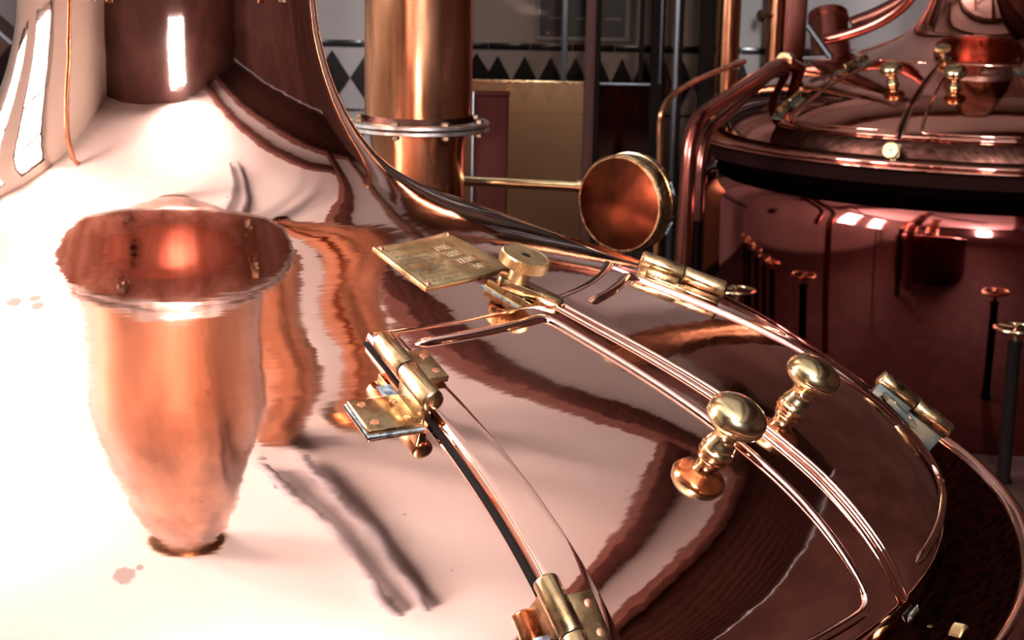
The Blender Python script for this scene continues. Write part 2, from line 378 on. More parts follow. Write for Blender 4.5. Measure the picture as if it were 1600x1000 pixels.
def prof_at(a):
    if a <= 0: return PR[0].x, PR[0].y+a, 1.0, 0.0
    i = max(1, min(len(PR)-2, int(a/ARC[-1]*(len(PR)-1))))
    t = (a-ARC[i])/(ARC[i+1]-ARC[i]); p = PR[i].lerp(PR[i+1], t)
    d0 = (PR[i+1]-PR[i-1]).normalized(); d1 = (PR[min(i+2, len(PR)-1)]-PR[i]).normalized(); d = d0.lerp(d1, max(0, min(1, t))).normalized()
    return p.x, p.y, d.y, -d.x
def arc_of_r(r):
    for i in range(len(PR)-1):
        if PR[i+1].x <= r <= PR[i].x: return ARC[i]+(ARC[i+1]-ARC[i])*(PR[i].x-r)/max(1e-9, PR[i].x-PR[i+1].x)
    return 0
def surf(d, a, off=0.0):
    r, z, nr, nz = prof_at(a); r += nr*off; z += nz*off; q = R(d)
    return Vector((r*math.sin(q), -r*math.cos(q), z+RIM))
def normal(d, a):
    r, z, nr, nz = prof_at(a); q = R(d); return Vector((nr*math.sin(q), -nr*math.cos(q), nz))
def sframe(d, a, off=0.0, turn=0.0):
    """frame on the dome: x to the right, y uphill, z outward"""
    n = normal(d, a); q = R(d); x = Vector((math.cos(q), math.sin(q), 0)); y = n.cross(x)
    if turn: c, s = math.cos(R(turn)), math.sin(R(turn)); x, y = c*x+s*y, -s*x+c*y
    return frame(surf(d, a, off), x, y, n)
def patch(b, d0, d1, a0, a1, base, th, nd_=40, na=60, edge=.0045):
    """sheet lying on the dome between two meridians and two parallels, with rounded edges"""
    def lines(lo, hi, n, e):
        L = [(lo, 0), (lo, .45), (lo+e*.18, .8), (lo+e*.5, .95), (lo+e, 1)]
        for i in range(1, n): L.append((lo+e+(hi-lo-2*e)*i/n, 1))
        return L+[(hi-e, 1), (hi-e*.5, .95), (hi-e*.18, .8), (hi, .45), (hi, 0)]
    rm = prof_at((a0+a1)/2)[0]
    LD = lines(d0, d1, nd_, math.degrees(edge/rm)); LA = lines(a0, a1, na, edge)
    V = []; F = []
    for d, fd in LD:
        for a, fa in LA: V.append(surf(d, a, base+th*min(fd, fa)))
    n = len(LA)
    for i in range(len(LD)-1):
        for j in range(n-1): F.append((i*n+j, (i+1)*n+j, (i+1)*n+j+1, i*n+j+1))
    b.add(V, F)
def bead(b, path, off, rad, fr=.022, n=10):
    """half-round rib following a path of (degrees, arc) on the sheet"""
    P = [Vector((d*.0131, a, 0)) for d, a in path]; P = fillet(P, fr)
    Q = []
    for i in range(len(P)-1):
        L = (P[i+1]-P[i]).length; m = max(1, int(L/.008))
        for k in range(m): Q.append(P[i].lerp(P[i+1], k/m))
    Q.append(P[-1])
    pts = [surf(q.x/.0131, q.y, off) for q in Q]; nn = [normal(q.x/.0131, q.y) for q in Q]
    rr = [rad]*len(pts); rr[0] = rad*.3; rr[-1] = rad*.3; rr[1] = rr[-2] = rad*.8
    b.tube(pts, rr, n, nrm=nn)
LEAF = .012

def text_mesh(s, size, mapper, name, material, parent, th=.0008):
    cu = bpy.data.curves.new('t', 'FONT'); cu.body = s; cu.size = size; cu.align_x = 'CENTER'; cu.align_y = 'CENTER'; cu.extrude = th; cu.resolution_u = 3
    o = bpy.data.objects.new('t', cu); COL.objects.link(o); bpy.context.view_layer.update()
    me = bpy.data.meshes.new_from_object(o.evaluated_get(bpy.context.evaluated_depsgraph_get())); bpy.data.objects.remove(o); bpy.data.curves.remove(cu)
    for v in me.vertices: v.co = mapper(v.co)
    me.name = name; me.materials.clear(); me.materials.append(material); return link(name, me, parent)

KNOB = [(.0172,0),(.0182,.0015),(.0182,.0035),(.0162,.0052),(.0155,.007),(.0165,.0092),(.0160,.0115),(.0138,.015),(.0126,.0195),(.0128,.0240),(.0150,.0285),(.0200,.0318),(.0258,.0345),(.0298,.0378),(.0315,.0415),(.0318,.0440),(.0315,.0448),(.0304,.0453),(.0315,.0460),(.0313,.0480),(.0300,.0525),(.0268,.0568),(.0215,.0602),(.0148,.0625),(.0075,.0638),(.0001,.0642)]

def hinge(kt, side, d, a, mats, length=.116, shift=0.0):
    """barrel hinge at a hatch edge: one half on the leaf, the other riveted to the dome"""
    f = sframe(d, a) @ Matrix.Translation((0, shift, 0))
    bx, plate = mats
    X = lambda v: v*side                           # + is away from the leaf
    zc, rb = .029, .0115
    b = MB(); Ty = Matrix.Translation((0, 0, zc)) @ Matrix.Rotation(-PI/2, 4, 'X')
    prof = lambda y0, y1: [(.004, y0), (rb*.72, y0), (rb*.93, y0+.0015), (rb, y0+.0035), (rb, y1-.0012), (rb*.95, y1)]
    b.lathe(prof(-length/2, -.0008), 26, f @ Ty)
    h = b.build('hinge', M[bx], kt)
    b = MB(); b.lathe([(r, -z) for r, z in prof(-length/2, -.0008)][::-1], 26, f @ Ty); b.build('barrel', M[bx], h)
    dp_ = .03 if shift else 0.0
    b = MB(); b.box((X(-.005), length*.25, .018-dp_/2), (.010, length*.46, .02+dp_), f, .002); b.build('knuckle', M[plate], h)
    b = MB(); b.box((X(.004), -length*.25, .0115-dp_/2), (.010, length*.46, .026+dp_), f, .002); b.build('knuckle', M[plate], h)
    al = a+shift+.020; ad = max(.03, a+shift-.030)
    fl = sframe(d, al); fd = sframe(d, ad)
    b = MB(); b.box((X(-.027), 0, LEAF+.005), (.036, .052, .007), fl, .0014); b.build('leaf_plate', M[plate], h)
    b = MB(); b.box((X(.034), 0, .003), (.058, .052, .006), fd, .0018); b.build('dome_plate', M[plate], h)
    b = MB(); b.box((X(.034), -.0006, .0003), (.0612, .0560, .0012), fd, .0005); b.build('limescale_edge', M['verd'], h)
    b = MB(); b.box((X(.012), .030, .0002), (.016, .04, .0012), fd, .0005); b.build('limescale_edge', M['verd'], h)
    def rivet(fr, x, y, z):
        q = MB(); q.lathe([(.0042, 0), (.0040, .0006), (.003, .0009), (.0003, .0011)], 16, fr @ Matrix.Translation((X(x), y, z))); q.build('rivet', M['rivet'], h)
    rivet(fl, -.036, .014, LEAF+.0084); rivet(fl, -.036, -.014, LEAF+.0084)
    for x, y in ((.018, .016), (.018, -.014), (.052, .016), (.052, -.014)): rivet(fd, x, y, .0059)
    return h

def latch(kt, d, a, off=0.0, turn=24):
    f = sframe(d, a, off)
    b = MB(); b.box((.002, -.001, .0015), (.030, .066, .003), f, .001); L = b.build('latch', M['plate'], kt)
    b = MB(); b.box((.002, -.001, .0005), (.0345, .0705, .0012), f, .0005); b.build('limescale_edge', M['verd'], L)
    b = MB(); b.box((-.0095, -.001, .0065), (.0045, .062, .008), f, .001); b.build('bracket_side', M['hbrass'], L)
    b = MB(); b.box((.0135, -.001, .0065), (.0045, .062, .008), f, .001); b.build('bracket_side', M['hbrass'], L)
    for y in (-.014, .010):
        b = MB(); b.lathe([(.0062, 0), (.0062, .005), (.005, .0062), (.0005, .0068)], 6, f @ Matrix.Translation((-.001, y, .003))); b.build('bolt', M['blackbolt'], L)
    g = f @ Matrix.Translation((.002, -.010, -.0065)) @ Matrix.Rotation(R(turn), 4, 'Z')
    # tapered lever
    b = MB(); out = []
    n = 10
    def oval(y0, w0, y1, w1):
        pts = []
        for k in range(n+1): t = PI*k/n; pts.append((w0*math.cos(t), y0+w0*.8*math.sin(t)))
        for k in range(n+1): t = PI+PI*k/n; pts.append((w1*math.cos(t), y1+w1*math.sin(t)))
        return pts
    base = oval(.022, .0135, -.040, .0075); m_ = len(base); V = []
    for sc, z in ((.86, .0185), (1, .0205), (1, .0285), (.93, .0305), (.84, .031)):
        cx = 0; V += [(x*sc, (y+.01)*(1-(1-sc)*.22)-.01, z-.10*max(0, -y-.01)) for x, y in base]
    F = [tuple(range(m_-1, -1, -1)), tuple(4*m_+i for i in range(m_))]
    for i in range(4):
        for j in range(m_): F.append((i*m_+j, i*m_+(j+1) % m_, (i+1)*m_+(j+1) % m_, (i+1)*m_+j))
    b.add(V, F, g); b.build('lever', M['hbrass'], L)
    w0 = g @ Matrix.Translation((0, .010, -.004))
    b = MB(); b.lathe([(.0118, .033), (.0122, .035), (.0122, .050), (.0105, .0535)], 28, w0); b.build('post', M['dullbrass'], L)
    b = MB(); N = 64; V = []; F = []
    rr = .0285
    prof = [(.9, .0525), (1.0, .0540), (1.0, .0645), (.955, .0668), (.90, .0668), (.86, .0662), (.2, .0662)]
    for i, (s_, z) in enumerate(prof):
        for k_ in range(2*N):
            q = PI*k_/N + (.9*(z-.054) if i in (1, 2) else 0)*6; kn = (.945 if k_ % 2 else 1.0) if i in (1, 2) else .99
            V.append((rr*s_*kn*math.cos(q), rr*s_*kn*math.sin(q), z))
    for i in range(len(prof)-1):
        for k_ in range(2*N):
            F.append((i*2*N+k_, i*2*N+(k_+1) % (2*N), (i+1)*2*N+(k_+1) % (2*N), (i+1)*2*N+k_))
    F.append(tuple(range(2*N-1, -1, -1))); b.add(V, F, w0)
    b.lathe([(.0052, .0662), (.0052, .0625)], 2*N, w0, cap0=False, cap1=True)
    b.build('knurled_wheel', M['dullbrass'], L, angle=25)
    b = MB(); b.lathe([(.0052, .0655), (.0052, .0663)], 4, w0); b.build('spindle_socket', M['blackbolt'], L)
    return L

def kettle(label, x, y, seam, hp, main=True):
    kt = thing('brewing_kettle', label, 'kettle', (x, y, 0), R(seam))
    cuk = 'copper' if main else 'copper2'; ks = 1.0 if main else 1.3
    NS = 320 if main else 160
    b = MB(); st = 1 if main else 2
    b.lathe([(PR[i].x, PR[i].y+RIM) for i in range(0, len(PR), st)], NS, cap0=False, cap1=False); b.build('dome', M[cuk], kt, angle=180)
    # soldered joint, rim plate with rolled edge, body with swelling shoulder
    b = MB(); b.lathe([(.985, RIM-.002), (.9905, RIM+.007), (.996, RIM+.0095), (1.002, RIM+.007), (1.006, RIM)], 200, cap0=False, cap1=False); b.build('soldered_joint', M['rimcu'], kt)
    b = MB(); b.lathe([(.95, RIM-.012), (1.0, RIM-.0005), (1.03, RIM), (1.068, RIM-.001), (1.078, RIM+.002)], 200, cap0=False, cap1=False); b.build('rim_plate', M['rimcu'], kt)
    b = MB(); q = []
    for i in range(17):
        t = PI*1.0-2*PI*i/16*.98; q.append((1.085+.012*math.cos(t), RIM-.004+.012*math.sin(t)))
    b.lathe(q, 200, cap0=False, cap1=False)
    b.lathe([(1.097+.006*math.cos(2*PI*i/10), RIM-.018+.006*math.sin(2*PI*i/10)) for i in range(11)], 200, cap0=False, cap1=False); b.build('rolled_edge', M[cuk], kt)
    b = MB(); b.lathe([(1.085, RIM-.012), (1.082, RIM-.075), (1.03, RIM-.098), (.985, RIM-.12)], 160, cap0=False, cap1=False); b.build('rim_underside', M['under'], kt)  # shade painted on by the near-black material
    q = [(.96, RIM-.12)]
    for i in range(1, 13):
        t = PI/2*i/12; q.append((.965+.105*math.sin(t), RIM-.27+.15*math.cos(t)))
    q += [(1.07, RIM-.40), (1.07, .03), (1.05, 0)]
    b = MB(); b.lathe(q, 200, cap0=False, cap1=False); b.build('body', M['bodycu' if not main else 'darkcu'], kt)
    # collar at the top of the neck with bolts, vapour pipe above
    b = MB(); b.lathe([(.17, RIM+.640), (.222, RIM+.640), (.2235, RIM+.6425), (.2235, RIM+.655), (.222, RIM+.6575), (.17, RIM+.6575)], 96, cap0=False, cap1=False)
    b.lathe([(.17, RIM+.6595), (.222, RIM+.6595), (.2235, RIM+.662), (.2235, RIM+.6745), (.222, RIM+.677), (.17, RIM+.677)], 96, cap0=False, cap1=False)
    fl = b.build('neck_flange', M['flange'], kt)
    for aa in (-67, -24, 40, 83, 126, 169, 212, 255):
        q = R(aa-seam+11.66); p = Vector((.205*math.sin(q), -.205*math.cos(q), RIM))
        b = MB(); b.lathe([(.0085, .626), (.0105, .6285), (.0105, .640)], 6, Matrix.Translation(p)); b.lathe([(.0105, .677), (.0105, .689), (.0085, .691)], 6, Matrix.Translation(p)); b.lathe([(.0055, .617), (.0055, .698)], 10, Matrix.Translation(p))
        b.build('flange_bolt', M['bolt'], fl, angle=25)
    top = ZC-RIM+.02
    b = MB(); b.lathe([(.181, RIM+.677), (.181, RIM+1.2), (.179, RIM+1.21), (.178, RIM+2.0), (.170, RIM+2.5), (.150, RIM+2.9), (.14, RIM+top)], 96, cap0=False, cap1=False); b.build('vapour_pipe', M['pipecu'], kt)
    b = MB(); b.lathe([(.14, RIM+top-.03), (.19, RIM+top-.03), (.20, RIM+top-.05), (.19, RIM+top-.07), (.145, RIM+top-.08)], 64, cap0=False, cap1=False); b.build('ceiling_collar', M['brass'], kt)
    # --- hatch: two leaves meeting on the seam
    at, ab, hd = hp['top'], hp['bot'], hp['half']
    for s in (-1, 1):
        lo, hi = (-hd, -.28) if s < 0 else (.28, hd)
        b = MB(); patch(b, lo, hi, ab, at, -.001, LEAF+.001, 44, 64, .0022); lf = b.build('hatch_leaf', M[cuk], kt, angle=60)
        lo2, hi2 = (-hd+.15, -hd+3.0) if s < 0 else (hd-3.0, hd-.15)
        b = MB(); patch(b, lo2, hi2, ab+.004, at-.012, LEAF-.0006, .0022, 6, 60, .0012); b.build('edge_strip', M[cuk], lf, angle=60)
        e = hd-3.9; sm = hp['open'][0] if s == hp['closed'] else hp['open'][1]
        if s == hp['closed']: path = [(s*e, at-.032), (s*4.4, at-.030), (s*4.2, ab+.02), (s*(e-2), ab+.02)]
        else: path = [(s*sm, at-.032), (s*e, at-.032), (s*e, ab+.02), (s*4, ab+.022)]
        b = MB(); bead(b, path, LEAF-.0012, .0062); b.build('pressed_bead', M[cuk], lf)
        # folded seam edge
        b = MB(); bead(b, [(s*.72, at-.004), (s*.72, ab+.004)], LEAF-.001, .0042); b.build('seam_fold', M[cuk], lf)
        k_ = MB(); k_.lathe([(r_*ks, z_*ks) for r_, z_ in KNOB], 48, sframe(s*hp['knob'][0]+hp.get('kofs', 0), hp['knob'][1], LEAF-.0003), cap1=False); k_.build('knob', M['brass'], lf, angle=30)
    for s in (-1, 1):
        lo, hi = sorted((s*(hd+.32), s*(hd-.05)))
        b = MB(); patch(b, lo, hi, ab, at-.002, -.001, .0030, 2, 60, .0004); b.build('hatch_gap_shade', M['darkgap'], kt)  # dark strip painting the shade in the gap along the leaf edge
    b = MB(); patch(b, -.3, .3, ab, at-.002, -.001, .0035, 2, 60, .0006); b.build('hatch_gap_shade', M['darkgap'], kt)  # same painted gap shade along the seam
    if not main:
        b = MB(); patch(b, -hd-1, hd+1, .004, ab-.003, -.001, .004, 60, 6, .001); b.build('dark_reflection_skirt', M['rimcu'], kt)  # added dark sheet, paints a dark reflection on the dome foot
    for s in (-1, 1):
        for j, (a, sh_) in enumerate(hp['hinges']):
            hinge(kt, s, s*(hd+.55), a, shift=sh_, mats=('hbrass', 'hbrass') if (main and (s < 0 or j == 0)) else (('hbrass', 'patina')))
    latch(kt, hp['latch'][0], hp['latch'][1])
    latch(kt, hp['latch'][2], hp['latch'][3], 0, 8)
    return kt

HP1 = dict(top=.545, bot=.030, half=27.1, closed=-1, open=(5.5, 5.5), knob=(6.9, .257), kofs=-.15, hinges=((.445, 0), (.172, -.062)), latch=(-2.0, .576, 2.4, -.022))
k1 = kettle('large polished copper brewing kettle filling the foreground, with brass hinged hatch and type plate', 0, 0, 58.66, HP1)
# type plate riveted above the hatch of the near kettle
PD0, PD1, PA0, PA1 = -12.9, 7.5, .624, .719
b = MB(); patch(b, PD0, PD1, PA0, PA1, -.0005, .0035, 16, 12, .0012); pl = b.build('type_plate', M['plate'], k1, angle=60)
def on_plate(u, v, off): return surf(PD0+(PD1-PD0)*u, PA0+(PA1-PA0)*v, .003+off)
PW, PH = R(PD1-PD0)*.435, PA1-PA0
def field(u0, u1, v0, v1, name, m, off=.0003):
    b = MB(); n = 6; V = []; F = []
    for z in (0, off):
        for i in range(n+1):
            for j in (v0, v1): V.append(on_plate(u0+(u1-u0)*i/n, j, z))
    for i in range(n): F += [(2*(n+1)+2*i, 2*(n+1)+2*i+2, 2*(n+1)+2*i+3, 2*(n+1)+2*i+1), (2*i, 2*i+2, 2*(n+1)+2*i+2, 2*(n+1)+2*i), (2*i+1, 2*(n+1)+2*i+1, 2*(n+1)+2*i+3, 2*i+3)]
    b.add(V, F); return b.build(name, M[m], pl, smooth=False)
for txt, u0, u1, v in (('1985', .50, .74, .70), ('3000', .50, .76, .535), ('17/89', .48, .82, .36), ('50', .56, .78, .19)):
    field(u0, u1, v-.062, v+.062, 'stamped_field', 'field')
    text_mesh(txt, .0145, lambda c, u0=u0, u1=u1, v=v: on_plate((u0+u1)/2+c.x/PW, v+c.y/PH, .0004+max(0, c.z)*.5), 'stamped_number', M['stamp'], pl)
rnd = random.Random(3)
for v, u0, u1 in ((.86, .07, .40), (.70, .07, .42), (.615, .09, .36), (.535, .08, .40), (.36, .07, .40), (.275, .08, .34), (.19, .07, .46), (.105, .12, .50)):
    b = MB(); u = u0
    while u < u1:
        du = rnd.uniform(.010, .022); h_ = rnd.uniform(.014, .03)
        V = [on_plate(u, v-h_, .0003), on_plate(u+du*.75, v-h_*.7, .0003), on_plate(u+du*.75, v+h_*.8, .0003), on_plate(u, v+h_, .0003)]
        b.add(V, [(0, 1, 2, 3)]); u += du*rnd.choice((1.1, 1.25, 2.0))
    b.build('etched_lettering', M['print'], pl, smooth=False)
for u0, u1, v0, v1 in ((.015, .985, .012, .024), (.015, .985, .976, .988), (.015, .022, .03, .97), (.978, .985, .03, .97)): field(u0, u1, v0, v1, 'engraved_border', 'print')
for u in (.045, .955):
    for v in (.07, .93):
        d_, a_ = PD0+(PD1-PD0)*u, PA0+(PA1-PA0)*v
        b = MB(); b.lathe([(.0036, 0), (.0036, .001), (.0024, .0022), (.0003, .0027)], 14, sframe(d_, a_, .003)); b.build('rivet', M['rivet'], pl)

K2 = Vector((2.245, 4.472, 0))
HP2 = dict(top=.60, bot=.076, half=31.0, closed=1, open=(6, 5.5), knob=(8.9, .365), kofs=0, hinges=((.49, 0), (.20, -.04)), latch=(0, .62, -.4, .022))
k2 = kettle('copper brewing kettle standing at the back right, partly out of focus', K2.x, K2.y, -29.9, HP2, main=False)

# fittings on the far kettle's dome
def on_k2(px, py, dep): return seen(px, py, dep)
M2 = Matrix.Translation(k2.location) @ Matrix.Rotation(R(-29.9), 4, 'Z'); I2 = M2.inverted()
p0 = seen(1298, 82, 6.75); p1 = seen(1294, 24, 6.85)
b = MB(); ax = (p1-p0); f = zto(I2 @ p0, (I2.to_3x3() @ ax)); L_ = ax.length
b.lathe([(.088, -.12), (.080, 0), (.076, L_*.8), (.082, L_*.82), (.082, L_), (.072, L_+.004), (.01, L_+.006)], 40, f); b.build('dome_nozzle', M['redcu'], k2)
b = MB(); b.tube([I2 @ p for p in smooth_path([seen(1284, 64, 6.55), seen(1330, 52, 6.5), seen(1375, 34, 6.45), seen(1412, 8, 6.4), seen(1440, -30, 6.35)])], .022, 16); b.build('rinse_tube', M['redcu'], k2)
b = MB(); b.tube([I2 @ p for p in smooth_path([seen(1330, 36, 6.95), seen(1375, 18, 6.95), seen(1415, -6, 6.95), seen(1440, -40, 6.95)])], .026, 14); b.build('rinse_tube', M['darkcu'], k2)
b = MB(); b.tube([I2 @ seen(1262, 40, 6.5), I2 @ seen(1298, 90, 6.45)], .014, 8); b.build('sight_glass_bar', M['steel'], k2)
b = MB(); b.tube([I2 @ seen(1256, 92, 6.5), I2 @ seen(1300, 90, 6.45)], .012, 8); b.build('sight_glass_bar', M['steel'], k2)

# ------------------------------------------------------------------ tall flanged pipe behind the near kettle
pc = seen(653.5, 195, 3.5)
t = thing('copper_pipe', 'tall upright copper pipe with a bolted grey flange behind the near kettle', 'pipe', (pc.x, pc.y, 0))
fz = pc.z
b = MB(); b.lathe([(.1125, fz+.008), (.1125, ZC+.01)], 72, cap0=False, cap1=False); b.build('upper_section', M['pipecu'], t)
b = MB(); b.lathe([(.098, 0), (.098, fz-.05), (.104, fz-.012), (.104, fz-.008)], 72, cap0=False, cap1=False); b.build('lower_section', M['pipecu'], t)
b = MB(); b.lathe([(.10, fz+.0015), (.1475, fz+.0015), (.1495, fz+.003), (.1495, fz+.0085), (.1475, fz+.010), (.10, fz+.010)], 80, cap0=False, cap1=False); f1 = b.build('flange', M['flange'], t)
b = MB(); b.lathe([(.09, fz-.010), (.1475, fz-.010), (.1495, fz-.0085), (.1495, fz-.003), (.1475, fz-.0015), (.09, fz-.0015)], 80, cap0=False, cap1=False); f2 = b.build('flange', M['flange'], t)
b = MB(); b.lathe([(.1125, fz+.022), (.117, fz+.014), (.119, fz+.0105)], 72, cap0=False, cap1=False); b.build('brazed_joint', M['rimcu'], t)
for i in range(8):
    q = R(-17+45*i); p = Vector((.134*math.sin(q), -.134*math.cos(q), fz))
    b = MB(); b.lathe([(.0085, .010), (.0095, .0105), (.0095, .016), (.0085, .0165)], 6, Matrix.Translation(p)); b.lathe([(.0095, -.010), (.0095, -.018), (.0085, -.0185)], 6, Matrix.Translation(p)); b.lathe([(.005, -.02), (.005, .018)], 8, Matrix.Translation(p)); b.build('bolt', M['bolt'], t, angle=25)

# flat copper duct right behind it
a0, a1 = seen(738, 149, 3.95), seen(795, 149, 3.95)
t = thing('copper_duct', 'flat upright reddish copper duct between the flanged pipe and the amber glass', 'duct', ((a0.x+a1.x)/2, a0.y+.04, 0))
b = MB(); b.box((0, 0, a0.z/2), (a1.x-a0.x, .07, a0.z), bev=.006); b.build('casing', M['ductcu'], t)
b = MB(); b.box((-(a1.x-a0.x)/2+.002, -.037, a0.z/2+.01), (.006, .008, a0.z), bev=.0015); b.build('edge_strip', M['steel'], t)
b = MB(); b.box((0, 0, a0.z+.002), (a1.x-a0.x+.006, .078, .006), bev=.002); b.build('cap', M['ductcu'], t)

# round brass housing on its pipe
gc = seen(980, 316, 3.5)
t = thing('gauge_housing', 'round drum-shaped brass and copper housing standing beyond the near kettle dome', 'housing', (gc.x, gc.y, 0))
ang = R(-36); nrm = Vector((math.sin(ang), -math.cos(ang), -.02)).normalized()
g = zto((0, 0, gc.z), nrm)
rg = .1035
b = MB(); b.lathe([(rg-.012, -.035), (rg-.003, -.034), (rg, -.030), (rg, .020), (rg-.001, .0215), (rg, .023), (rg+.0005, .030), (rg-.0025, .0335), (rg-.006, .0335)], 96, g, cap0=True, cap1=False); b.build('drum', M['hbrass'], t)
b = MB(); b.lathe([(rg-.005, .030), (rg-.006, .0325), (rg*.6, .0335), (.0005, .034)], 96, g, cap0=False, cap1=False); b.build('face_plate', M['facecu'], t)
b = MB(); b.lathe([(rg+.0016, -.012), (rg+.0016, -.0105)], 96, g, cap0=False, cap1=False); b.lathe([(rg-.001, -.0125), (rg+.0016, -.012), (rg+.0016, -.0105), (rg-.001, -.010)], 96, g, cap0=False, cap1=False); b.build('seam_ring', M['brass'], t)
for q in (20, -28):
    c_, s_ = math.cos(R(q)), math.sin(R(q)); xv = g.to_3x3() @ Vector((0, 0, 1)); side = Vector((math.cos(ang), math.sin(ang), 0)); up = nrm.cross(side); up = up if up.z > 0 else -up
    rd = side*c_+up*s_; p = Vector((0, 0, gc.z))+rd*(rg+.001)-nrm*.020
    b = MB(); b.box((0, 0, 0), (.007, .030, .003), frame(p, nrm, rd.cross(nrm), rd), .0008); b.build('maker_tab', M['verd'], t)
b = MB(); b.lathe([(.012, 0), (.012, gc.z-rg-.004), (.016, gc.z-rg), (.016, gc.z-rg+.01)], 20, cap0=False); b.build('stand', M['steel'], t)
e0 = seen(792, 286, 3.62)-Vector((gc.x, gc.y, 0)); e1 = seen(926, 293, 3.56)-Vector((gc.x, gc.y, 0))
b = MB(); b.tube([e0+Vector((-.12, .02, 0)), e0, e0.lerp(e1, .5), e1], .0115, 18); b.build('brass_arm', M['brass'], t)
b = MB(); cdir = (e1-e0).normalized(); b.lathe([(.012, 0), (.016, .002), (.016, .014), (.012, .016)], 20, zto(e1-cdir*.034, cdir)); b.build('coupling', M['brass'], t)

# ------------------------------------------------------------------ glazed partition in front of the tiled wall
DP = 7.5
yp = CAM.y+DP
def px_x(px, dep=DP): return seen(px, 90, dep).x
zr = seen(830, 127, DP).z       # height of the transom
gp = thing('glass_partition', 'glazed partition with amber and smoked lower panels in front of the tiled wall', 'partition', (px_x(735), yp, 0))
ox = px_x(735)
def gbox(name, x0, x1, z0, z1, m, th=.03, y=0, bev=.004):
    b = MB(); b.box(((x0+x1)/2-ox, y, (z0+z1)/2), (x1-x0, th, z1-z0), bev=bev); return b.build(name, M[m], gp)
xa, xb = px_x(700), px_x(913)
gbox('pane', xa, xb, zr+.006, 2.9, 'glass', .008, 0, 0)
gbox('amber_panel', xa, xb, .2, zr-.004, 'amber', .010, -.01, 0)
gbox('transom', xa, xb, zr-.006, zr+.004, 'hbrass', .018, -.006, .001)
gbox('post', px_x(877), px_x(886), zr+.004, 2.9, 'steel', .02, -.02, .003)
gbox('post', px_x(914), px_x(930), 0, 2.9, 'post_red', .05)
gbox('post', px_x(930.5), px_x(938), 0, 2.9, 'post_dark', .05)
gbox('smoked_panel', px_x(938), px_x(1034), .2, zr-.008, 'darkpane', .010, -.01, 0)
gbox('backing_board', px_x(938), px_x(1034), .2, zr-.010, 'brownwall', .010, .03, 0)
gbox('transom', px_x(938), px_x(1034), zr-.010, zr+.002, 'steel', .025, -.01, .002)
gbox('pane', px_x(938), px_x(1034), zr+.004, 2.9, 'glass', .008, 0, 0)
gbox('post', px_x(998), px_x(1005), zr+.004, 2.9, 'post_dark', .03)
gbox('post', px_x(1017), px_x(1037), 0, 2.9, 'post_dark', .05)
gbox('post', px_x(1029), px_x(1033), zr, 2.9, 'steel', .02, -.03, .002)
gbox('post', px_x(1052), px_x(1060), 0, 2.9, 'steel', .03, -.01, .004)
gbox('post', px_x(1059), px_x(1066), 0, 2.9, 'post_dark', .04)
gbox('pane', px_x(1037), px_x(1053), .2, 2.9, 'glass', .008, 0, 0)
gbox('pane', px_x(1066), px_x(1100), .2, 2.9, 'glass', .008, 0, 0)
gbox('post', px_x(1092), px_x(1116), 0, 2.9, 'post_dark', .04)
gbox('sill', xa, px_x(1116), .12, .20, 'post_dark', .06)
gbox('head_rail', xa, px_x(1116), 2.9, 2.98, 'post_dark', .06)

# framed board on the wall behind the glass
q0, q1 = seen(836, 64, 7.9), seen(985, 64, 7.9)
t = thing('framed_board', 'dark navy framed notice board hung on the tiled wall behind the glass', 'board', ((q0.x+q1.x)/2, Y1-.03, q0.z))
wd = q1.x-q0.x
b = MB(); b.box((0, 0, .36), (wd-.03, .012, .69)); b.build('panel', M['navy'], t, smooth=False)
for c, d in (((0, -.006, .010), (wd, .02, .02)), ((0, -.006, .71), (wd, .02, .02)), ((-wd/2+.012, -.006, .36), (.022, .02, .68)), ((wd/2-.012, -.006, .36), (.022, .02, .68))):
    b = MB(); b.box(c, d, bev=.003); b.build('frame_bar', M['grey'], t)
for z_ in (.105, .21, .30, .39):
    for x0_, x1_ in ((-.16, -.07), (-.03, .06), (.11, .18)):
        b = MB(); b.box(((x0_+x1_)/2, -.0065, z_), (x1_-x0_, .001, .006)); b.build('printed_line', M['grey'], t, smooth=False)
b = MB(); b.box((-wd/2+.06, -.0065, .035), (.012, .001, .010)); b.build('printed_mark', M['whiteprint'], t, smooth=False)
b = MB(); b.box((-wd/2+.09, -.0065, .037), (.030, .001, .007)); b.build('printed_mark', M['redprint'], t, smooth=False)

# sloping brown chute at the far left
c0, c1 = seen(-60, -20, 6.6), seen(36, 63, 6.6)
t = thing('sloping_chute', 'dark brown sloping timber chute beside the kettle neck at the far left', 'chute', (c1.x, c1.y, 0))
dv = (c0-c1); L_ = .55; dv.normalize(); f = frame(Vector((0, 0, c1.z)), dv, Vector((0, 1, 0)), dv.cross(Vector((0, 1, 0))))
b = MB(); b.box((L_/2, 0, .16), (L_, .25, .30), f, .01); b.build('trough', M['brownwall'], t)
b = MB(); b.box((L_/2, -.127, .008), (L_, .012, .012), f, .002); b.build('edge_strip', M['grey'], t)
b = MB(); b.box((.06, 0, -c1.z/2+.05), (.09, .12, c1.z+.1), None, .006); b.build('leg', M['brownwall'], t)

